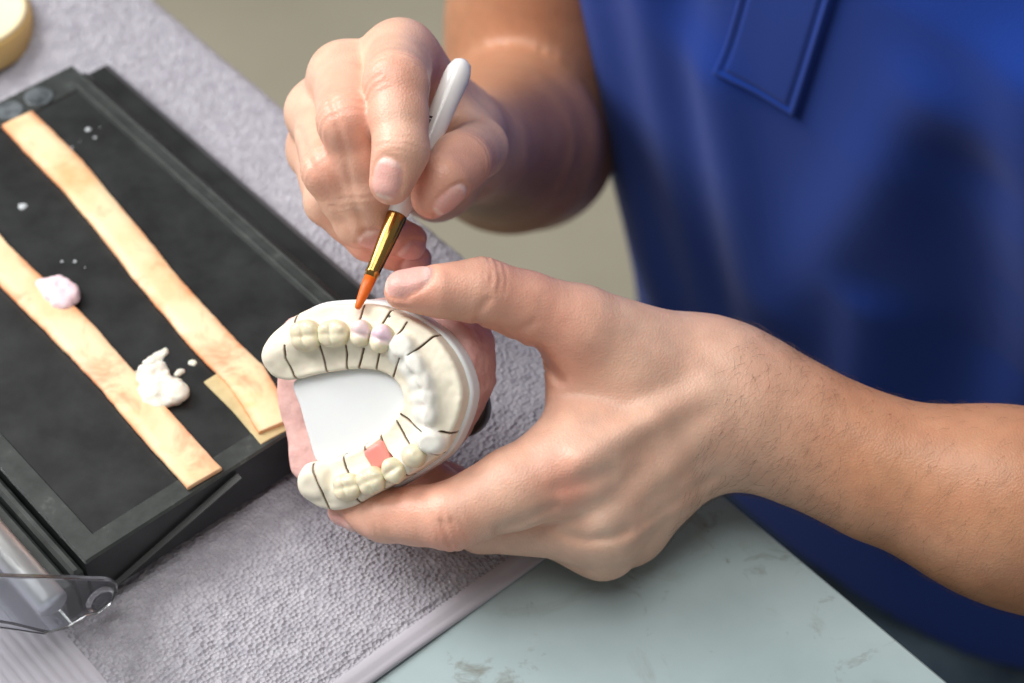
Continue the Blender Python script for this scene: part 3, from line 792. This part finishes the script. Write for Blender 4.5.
# skin folds and valleys: polylines seen on the back of the hand, (x, y) pixel, mean depth, depth of fold, half width (mm)
GROOVE = [([(498, 530), (528, 518), (555, 506)], 652, 1.2, 1.6), ([(558, 489), (580, 484), (608, 474)], 649, 1.0, 3.0), ([(564, 534), (587, 541), (614, 537), (626, 530)], 664, 1.1, 1.8),
 ([(624, 536), (658, 513), (684, 495), (718, 474)], 668, .9, 2.4), ([(628, 552), (668, 520)], 676, .6, 1.6), ([(477, 326), (478, 312), (488, 300)], 645, .9, 1.3),
 ([(534, 350), (548, 366), (560, 380)], 660, 1.6, 1.8), ([(516, 344), (520, 330), (534, 322)], 650, .5, 1.4), ([(441, 522), (444, 534), (450, 545)], 647, .6, 1.0), ([(453, 521), (460, 528), (466, 538)], 647, .5, 1.0),
 ([(447, 524), (452, 536), (457, 545)], 647, .45, .9), ([(640, 330), (700, 352), (735, 372)], 662, .6, 4), ([(488, 262), (492, 276), (488, 290)], 644, .3, .9), ([(496, 262), (501, 277), (497, 292)], 644, .3, .9),
 ([(504, 266), (508, 280), (503, 294)], 645, .25, .9), ([(332, 100), (345, 150), (352, 190), (366, 238)], 655, .7, 1.3), ([(300, 130), (312, 165), (335, 205), (352, 235)], 668, .7, 1.3)]
GROOVE = [(np.array([P(x, y, dp) for x, y in ln]), dp, a, w) for ln, dp, a, w in GROOVE]
# nails: centre, along, dorsal, half length, half width
NAILS = []
def nail(H, key, dors, hl, hw, r_off, shift=0.0):
    a, b = P(*H[key][0][:3]), P(*H[key][1][:3]); ax = nrm(a - b); dn = nrm(dors - ax * (dors @ ax))
    NAILS.append((a + dn * r_off + ax * shift, ax, dn, np.cross(ax, dn), hl, hw))
nail(LH, 'thumb', nrm(UP * .75 + VIEW * .62), 8.2, 5.9, 6.0, -1.0)
nail(RH, 'index', nrm(VIEW - .25 * RT), 6.6, 4.9, 6.6, -.6)
nail(RH, 'thumb', nrm(RT * .92 + VIEW * .40), 6.4, 4.8, 6.7, -2.0)
nail(RH, 'middle', nrm(VIEW - .5 * RT), 6, 4.6, 6.2, 0)
nail(RH, 'little', nrm(VIEW - .55 * UP), 5.6, 4.2, 5.2, 0)
nail(RH, 'ring', nrm(VIEW - .7 * UP), 5.6, 4.5, 6.0, 0)
nail(LH, 'index', nrm(-UP * .8 + VIEW * .35), 6.4, 4.8, 6.0, 0)

# torso in bench frame
PLC = toB(P(751, 94, 800))
UC = PLC[0] + 0.0
print('placket bench coords', PLC, 'elbow R', toB(EL_R))
TZ = np.array([-420, -330, -240, -150, -60, 40, 130, 200, 250, 290])
TF = np.array([226, 208, 190, 168, 152, 134, 122, 126, 150, 185.])          # front v
TA = np.array([172, 178, 172, 168, 174, 200, 220, 228, 190, 70.])           # half width
TB = np.array([120, 125, 120, 116, 112, 112, 112, 105, 85, 60.])            # half depth
def torso_sd(p, grow=0.0):
    q = p - Q0; z = q[:, 2]; u = q @ UV - UC - .16 * (np.clip(z, -60, 200) - 40); v = q @ VV
    zc = np.clip(z, TZ[0], TZ[-1])
    a = np.interp(zc, TZ, TA) + grow; b = np.interp(zc, TZ, TB) + grow; f0 = np.interp(zc, TZ, TF)
    vc = f0 + np.interp(zc, TZ, TB)
    k = ((np.abs(u) / a) ** 2.3 + (np.abs(v - vc) / b) ** 2.3) ** (1 / 2.3)
    d = (k - 1) * np.minimum(a, b) * .9
    return smax(d, np.maximum(z - TZ[-1], TZ[0] - z), 20)
SHR = B(UC - 185, 225, 215); SHL = B(UC + 185, 225, 215)
ELB_L = P(1010, 503, 686) + nrm(P(1010, 503, 686) - P(750, 415, 690)) * 150
ELB_L = ELB_L + ZV * -10
NECK0, NECK1 = B(UC, 235, 240), B(UC, 215, 360)
W_R = P(466, 148, 768)
armR = [(W_R * .9 + EL_R * .1, 23), ((W_R * .75 + EL_R * .25), 27), ((W_R * .35 + EL_R * .65), 41), (EL_R, 44), ((EL_R * .80 + SHR * .20) - VV * 1, 46), ((EL_R * .5 + SHR * .5) - VV * 1, 49), (SHR, 56)]
armR_c = ([a for a, r in armR], [r for a, r in armR])
fa = P(1010, 503, 686)
armL_c = ([fa, ELB_L, (ELB_L + SHL) / 2, SHL], [31, 38, 46, 56])
HIPL, HIPR = B(UC + 88, 330, -438), B(UC - 88, 330, -438)
KNL, KNR = B(UC + 110, -60, -436), B(UC - 110, -60, -436)

def near(p, pts, R):
    lo = pts.min(0) - R; hi = pts.max(0) + R
    a = p.min(0); b = p.max(0)
    return bool(np.all(a < hi) and np.all(b > lo))
def hand_sd(p, F, Pm, kb=9.0, kp=8):
    palm = None
    for ch in Pm:
        s = chain_sd(p, ch); palm = s if palm is None else smin(palm, s, kp)
    d = None
    for k, ch in F.items():
        s = chain_sd(p, ch)
        d = s if d is None else smin(d, s, 1.6)
    return smin(d, palm, kb)
def details(p, d):
    m = np.abs(d) < 4
    if not m.any(): return d
    q = p[m]; add = np.zeros(len(q))
    for c, a, dn, amp, lam, wid, r in CREASES:
        w = q - c; s = w @ a
        sel = np.abs(s) < wid * 2.2
        if not sel.any(): continue
        L = np.sqrt((w * w).sum(1)); dors = sstep(.1, .7, (w @ dn) / np.maximum(L, 1e-6)) * (L < r * 2.2)
        wob = hash_noise(q, 3.5, 9) * 1.6
        add += amp * (.5 - .5 * np.cos(2 * np.pi * (s + wob) / lam)) * np.exp(-(s / wid) ** 2) * dors
    for c, ax, dn, sd, hl, hw in NAILS:
        w = q - c; x = w @ ax; y = w @ sd; z = w @ dn
        sel = (np.abs(x) < hl + 3) & (np.abs(y) < hw + 3) & (np.abs(z) < 6)
        if not sel.any(): continue
        k = ((np.abs(x) / hl) ** 2.6 + (np.abs(y) / hw) ** 2.6) ** (1 / 2.6)
        add += np.where(sel, .75 * np.exp(-((k - 1.0) * hw / .75) ** 2) - .15 * sstep(1.0, .85, k), 0)
    xr = (q - CAM) @ RT; xu = (q - CAM) @ UP; xf = (q - CAM) @ FWD
    for ln, dp, a, w in GROOVE:
        l2 = np.stack([(ln - CAM) @ RT / dp, (ln - CAM) @ UP / dp], 1) * dp
        q2 = np.stack([xr / xf, xu / xf], 1) * dp
        sel = (np.abs(xf - dp) < (16 if a < 3 else 60)) & (q2[:, 0] > l2[:, 0].min() - 3 * w) & (q2[:, 0] < l2[:, 0].max() + 3 * w) & (q2[:, 1] > l2[:, 1].min() - 3 * w) & (q2[:, 1] < l2[:, 1].max() + 3 * w)
        if sel.any(): add[sel] += a * np.exp(-(line_d(q2[sel], l2) / w) ** 2)
    d = d.copy(); d[m] += add
    return d
def body_sd(p):
    d = np.full(len(p), 300.0)
    if near(p, PTS_ALL_L, 60):
        h = hand_sd(p, LF, LP)
        for ch in LT: h = smin(h, chain_sd(p, ch), 7)
        d = smin(d, h, 14)
    allL = np.concatenate([np.array(ch[0]) for ch in LA] )
    if near(p, allL, 80):
        a = None
        for ch in LA:
            s = chain_sd(p, ch); a = s if a is None else smin(a, s, 26)
        d = smin(d, a, 16)
    if near(p, np.array(armL_c[0]), 130): d = smin(d, chain_sd(p, armL_c), 20)
    if near(p, PTS_ALL_R, 60): d = smin(d, hand_sd(p, RF, RP, 9.0, 9), 14)
    if near(p, np.array(armR_c[0]), 130):
        a = None
        for i in range(len(armR_c[0]) - 1):
            s = seg(p, armR_c[0][i], armR_c[0][i + 1], armR_c[1][i], armR_c[1][i + 1]); a = s if a is None else smin(a, s, 1.0 if i < 2 else 6)
        d = smin(d, a, 13)
    t = torso_sd(p, -22)
    d = smin(d, t, 14)
    d = smin(d, seg(p, NECK0, NECK1, 58, 52), 20)
    d = smin(d, seg(p, HIPL, KNL, 72, 52), 10); d = smin(d, seg(p, HIPR, KNR, 72, 52), 10)
    d = details(p, d)
    return d
hp = np.concatenate([PTS_ALL_L, PTS_ALL_R])
lo, hi = hp.min(0) - 14, hp.max(0) + 14
hi[0] = P(830, 430, 690)[0]
allp = np.array([SHR, SHL, EL_R, ELB_L, NECK1, B(UC + 170, 450, -420), B(UC - 170, 450, -420), KNL, KNR])
alo, ahi = allp.min(0) - 90, allp.max(0) + 90
FINE = .8
X = axis_grid(alo[0], ahi[0], (lo[0], hi[0]), FINE, 3.2); Y = axis_grid(alo[1], ahi[1], (lo[1], hi[1]), FINE, 3.2); Z = axis_grid(alo[2], ahi[2], (lo[2], hi[2]), FINE, 3.2)
import time; t0 = time.time()
BV, BF = surface_nets(body_sd, X, Y, Z)
print('BODY', X.shape, Y.shape, Z.shape, len(BV), 'verts', round(time.time() - t0, 1), 's')

def relax(v, f, w, it):                       # Laplacian smoothing where w > 0 (evens out the coarse cells of the arms)
    a = f.ravel(); b = np.roll(f, -1, 1).ravel(); n = len(v)
    deg = np.bincount(a, minlength=n) + np.bincount(b, minlength=n)
    for _ in range(it):
        m = np.stack([np.bincount(a, v[b, k], n) + np.bincount(b, v[a, k], n) for k in range(3)], 1) / deg[:, None]
        v = v + (m - v) * w[:, None]
    return v
out = np.maximum.reduce([lo[0] - BV[:, 0], BV[:, 0] - hi[0], lo[1] - BV[:, 1], BV[:, 1] - hi[1], lo[2] - BV[:, 2], BV[:, 2] - hi[2]])
BV = relax(BV, BF, .6 * sstep(-6, 14, out), 12)
tw = (BV - CAM) @ FWD; a_, b_e = P(482, 148, 712), W_R * .8 + EL_R * .2
BV = relax(BV, BF, .7 * sstep(697, 712, tw) * sstep(64, 48, seg(BV, a_, b_e, 0, 0)) * sstep(430, 462, 512 + (BV[:, 0] - CAM[0]) / tw * FPX), 140)
# skin colours
def skin_cols(v):
    base = np.array(srgb(228, 184, 160)); tan = np.array(srgb(192, 138, 106)); red = np.array(srgb(226, 146, 124)); pale = np.array(srgb(236, 202, 180))
    c = np.tile(base, (len(v), 1))
    fx = sstep(P(690, 400, 690)[0], P(860, 450, 690)[0], v[:, 0])                         # left forearm is browner
    wv = v - W_R; t_ = (wv @ nrm(EL_R - W_R)); fr = sstep(-45, 60, t_)
    w = np.maximum(fx, fr)[:, None]; c = c * (1 - w) + tan * w
    def spot(q, r, col, k):
        d = np.sqrt(((v - q) ** 2).sum(1)); w = (np.exp(-(d / r) ** 2) * k)[:, None]
        c[:] = c * (1 - w) + np.array(col) * w
    for key, i in (('thumb', 0), ('index', 0), ('middle', 0), ('ring', 0), ('little', 0)):
        spot(P(*LH[key][i][:3]), 13, red, .55); spot(P(*RH[key][i][:3]), 12, red, .55)
    for key in ('middle', 'ring', 'index'):
        spot(P(*RH[key][2][:3]) + VIEW * 8, 11, red, .5)
    spot(P(*LH['index'][2][:3]) - UP * 8 + VIEW * 4, 10, red, .7); spot(P(*LH['thumb'][2][:3]), 16, red, .3)
    spot(P(575, 485, 650), 9, srgb(214, 128, 108), .8); spot(P(560, 470, 650), 14, red, .4); spot(P(600, 462, 648), 12, pale, .5)
    spot(P(530, 300, 650), 20, red, .35); spot(P(555, 350, 655), 16, red, .45); spot(P(420, 300, 640), 12, red, .4); spot(P(430, 70, 690), 12, red, .6)
    spot(P(410, 500, 655), 18, red, .45); spot(P(478, 165, 660), 16, red, .45); spot(P(600, 515, 655), 9, pale, .6)
    n = (hash_noise(v, 9, 41) + .5 * hash_noise(v, 4, 42))[:, None]
    c = c * (1 + n * np.array([.05, .12, .13]))
    for q, ax, dn, sd, hl, hw in NAILS:
        ww = v - q; x = ww @ ax; y = ww @ sd; z = ww @ dn
        k = ((np.abs(x) / hl) ** 2.6 + (np.abs(y) / hw) ** 2.6) ** (1 / 2.6)
        m = (sstep(1.04, .9, k) * (np.abs(z) < 5))[:, None]
        tip = .7 * sstep(hl * .74, hl * .86, x)[:, None]; lun = sstep(-hl * .5, -hl * .75, x)[:, None]
        nc = np.array(srgb(232, 178, 168)) * (1 - tip) + np.array(srgb(244, 226, 212)) * tip; nc = nc * (1 - lun * .5) + np.array(srgb(240, 212, 204)) * lun * .5
        c = c * (1 - m) + nc * m
    return np.clip(c, 0, 1)
PORG = B(UC, 260, -T)
person = mesh_np('person', BV, BF, M['skin'], None, True, PORG, skin_cols(BV))
tag(person, 'technician in a blue polo shirt seated at the bench, painting a dental cast', 'person')

# fine dark hairs on the forearms
def hairs():
    g = np.random.default_rng(3)
    mb_v = []; mb_f = []
    a0, a1 = P(742, 418, 690), P(1010, 503, 686); ad = nrm(a1 - a0)
    t = (BV - a0) @ ad; L = np.linalg.norm(a1 - a0)
    rad = np.sqrt((((BV - a0) - np.outer(t, ad)) ** 2).sum(1))
    ok = np.where((t > -12) & (t < L + 60) & (rad < 45))[0]
    pick = g.choice(ok, min(2200, len(ok)), replace=False)
    eps = .5
    pp = BV[pick]
    gr = np.stack([body_sd(pp + np.eye(3)[k] * eps) - body_sd(pp - np.eye(3)[k] * eps) for k in range(3)], 1)
    gr /= np.linalg.norm(gr, axis=1)[:, None] + 1e-9
    for q, nn in zip(pp, gr):
        if nn @ VIEW < -.25: continue
        d0 = -ad * .55 - UP * .8 + A3(*g.normal(0, .2, 3)); d0 = nrm(d0 - nn * (d0 @ nn))
        Ln = g.uniform(4, 9); r = g.uniform(.022, .042)
        pts = [q - nn * .2, q + d0 * Ln * .45 + nn * (.9 + g.uniform(0, .6)), q + d0 * Ln + nn * g.uniform(.2, 1.0)]
        s = np.cross(d0, nn); k = len(mb_v)
        for i, w_ in enumerate((1, .8, .2)):
            for a in (0, 2.1, 4.2): mb_v.append(pts[i] + (s * math.cos(a) + nn * math.sin(a)) * r * w_)
        for i in range(2):
            for j in range(3): mb_f.append((k + i * 3 + j, k + i * 3 + (j + 1) % 3, k + i * 3 + 3 + (j + 1) % 3, k + i * 3 + 3 + j))
    o = mesh_np('arm_hair', np.array(mb_v), np.array(mb_f), M['hair'], person, True, PORG)
    o['kind'] = 'stuff'
hairs()

# ------------------------------------------------------------------ polo shirt
FOLDS = [  # bench-frame (du, z) polyline on the front, amplitude mm, half width mm
 ([(-26, 30), (-10, -60), (10, -200)], 5, 22), ([(-75, 120), (-60, 0), (-30, -160)], 4, 20), ([(84, 90), (50, 0), (18, -90)], 4, 20),
 ([(128, 120), (140, 0), (122, -140)], 6, 26), ([(-120, 60), (-100, -80), (-70, -220)], 5, 20), ([(60, -60), (50, -170), (70, -240)], 5, 18),
 ([(98, 60), (102, -40), (84, -160)], -4.5, 24), ([(-45, 70), (-38, -60), (-20, -190)], -4, 18)]
def shirt_sd(p):
    q = p - Q0; u = q @ UV - UC; z = q[:, 2]; v = q @ VV
    d = torso_sd(p, 4)
    fr = sstep(330, 240, v)
    uv2 = np.stack([u, z], 1)
    for ln, amp, w in FOLDS:
        dl = line_d(uv2, np.array(ln, dtype=float)); d = d - 1.25 * amp * np.exp(-(dl / w) ** 2) * fr
    d = d - 2.5 * hash_noise(np.stack([u, z * .3, v * .3], 1), 34, 6)
    slR = seg(p, SHR, EL_R * .45 + SHR * .55, 62, 60); slL = seg(p, SHL, ELB_L * .5 + SHL * .5, 62, 60)
    d = smin(d, slR, 30); d = smin(d, slL, 30)
    d = np.maximum(d, -(z + 338) - .12 * u + 4 * np.sin(u / 30))
    d = np.maximum(d, -seg(p, NECK0 - ZV * 0, NECK1 + ZV * 40, 62, 60))
    return d
pts = np.array([SHR, SHL, B(UC - 180, 440, -300), B(UC + 180, 100, -300), NECK1, ELB_L * .5 + SHL * .5, EL_R * .45 + SHR * .55])
lo, hi = pts.min(0) - 75, pts.max(0) + 75
hi[2] = T + 330
st = 4.0
SV, SF = surface_nets(shirt_sd, np.arange(lo[0], hi[0], st), np.arange(lo[1], hi[1], st), np.arange(lo[2], hi[2], st), blk=12)
shirt = mesh_np('polo_shirt', SV, SF, M['shirt'], person, True, PORG)
def on_shirt(u, z):
    us = np.asarray(u, dtype=float); zs = np.asarray(z, dtype=float)
    v = np.zeros_like(us)
    for _ in range(60):
        d = shirt_sd(Q0 + (us + UC)[:, None] * UV + v[:, None] * VV + zs[:, None] * ZV); v = v + d * .8
    return v
def patch(name, ua, ub, za, zb, lift, mat_, par, nu=14, nz=40):
    U, Z_ = np.meshgrid(np.linspace(ua, ub, nu), np.linspace(za, zb, nz), indexing='ij')
    U = U + .24 * (Z_ - za)
    v = on_shirt(U.ravel(), Z_.ravel()).reshape(U.shape)
    edge = np.minimum(np.minimum(np.arange(nu), np.arange(nu)[::-1])[:, None] * (ub - ua) / nu, np.minimum(np.arange(nz), np.arange(nz)[::-1])[None] * (zb - za) / nz)
    v = v - lift * sstep(0, 1.6, edge) + 2.0 * (edge == 0)
    stitch = np.exp(-((edge - 5) / 1.0) ** 2) * .8
    v = v + stitch
    p = Q0 + (U.ravel() + UC)[:, None] * UV + v.ravel()[:, None] * VV + Z_.ravel()[:, None] * ZV
    i = np.arange(nu - 1)[:, None] * nz + np.arange(nz - 1)[None]
    f = np.stack([i, i + nz, i + nz + 1, i + 1], -1).reshape(-1, 4)
    o = mesh_np(name, p, f, mat_, par, True, PORG)
    s = o.modifiers.new('thick', 'SOLIDIFY'); s.thickness = .0015; s.offset = -1
    return o
patch('placket', -20, 23, PLC[2], PLC[2] + 150, 2.4, M['shirt'], shirt, 48, 150)

# ------------------------------------------------------------------ trousers
def trouser_sd(p):
    d = torso_sd(p, 1)
    z = p[:, 2] - T
    d = np.maximum(d, z + 318)
    for H_, K_, s in ((HIPL, KNL, 1), (HIPR, KNR, -1)):
        d = smin(d, seg(p, H_, K_, 82, 64), 18)
        ft = K_ - ZV * (K_[2] - 30) - VV * 10
        d = smin(d, seg(p, K_, ft, 62, 46), 18)
    d = d + 3 * hash_noise(p * A3(1, 1, .6), 34, 12)
    return np.maximum(d, 4 - p[:, 2])
pts = np.array([HIPL, HIPR, KNL, KNR, KNL - ZV * 450])
lo, hi = pts.min(0) - 130, pts.max(0) + 130; lo[2] = -6
tv, tf = surface_nets(trouser_sd, np.arange(lo[0], hi[0], 7), np.arange(lo[1], hi[1], 7), np.arange(lo[2], T - 150, 7), blk=10)
mesh_np('trousers', tv, tf, M['jeans'], person, True, PORG)

# ------------------------------------------------------------------ light
def area(name, loc, target, size, power, col=(1, 1, 1), sy=None):
    L = bpy.data.lights.new(name, 'AREA'); L.energy = power; L.color = col; L.shape = 'RECTANGLE'; L.size = size; L.size_y = sy or size
    o = bpy.data.objects.new(name, L); COL.objects.link(o); o.location = loc
    o.rotation_euler = (Vector(target) - Vector(loc)).to_track_quat('-Z', 'Y').to_euler(); return o
area('window_light', (-1.35, .45, 1.95), (0, 0, .74), 1.0, 29, (1, .985, .96))
area('ceiling_lamp', (-.25, -.1, 2.5), (0.1, 0, .74), 1.0, 13, (1, .98, .95))
w = bpy.data.worlds.new('World'); SC.world = w; w.use_nodes = True
bg = w.node_tree.nodes['Background']; bg.inputs['Color'].default_value = (1, .975, .94, 1); bg.inputs['Strength'].default_value = .18

# ------------------------------------------------------------------ camera
cd = bpy.data.cameras.new('Camera'); cam = bpy.data.objects.new('Camera', cd); COL.objects.link(cam)
cd.lens = 70; cd.sensor_width = 36; cd.clip_start = .02
cam.location = tuple(CAM * .001); cam.rotation_euler = (math.radians(90) - PITCH, 0, 0)
cd.dof.use_dof = True; cd.dof.focus_distance = .655; cd.dof.aperture_fstop = 8.0
SC.camera = cam
vs = SC.view_settings
vs.view_transform = 'Standard'; vs.look = 'None'; vs.gamma = 1; vs.exposure = 0.38; vs.use_curve_mapping = False
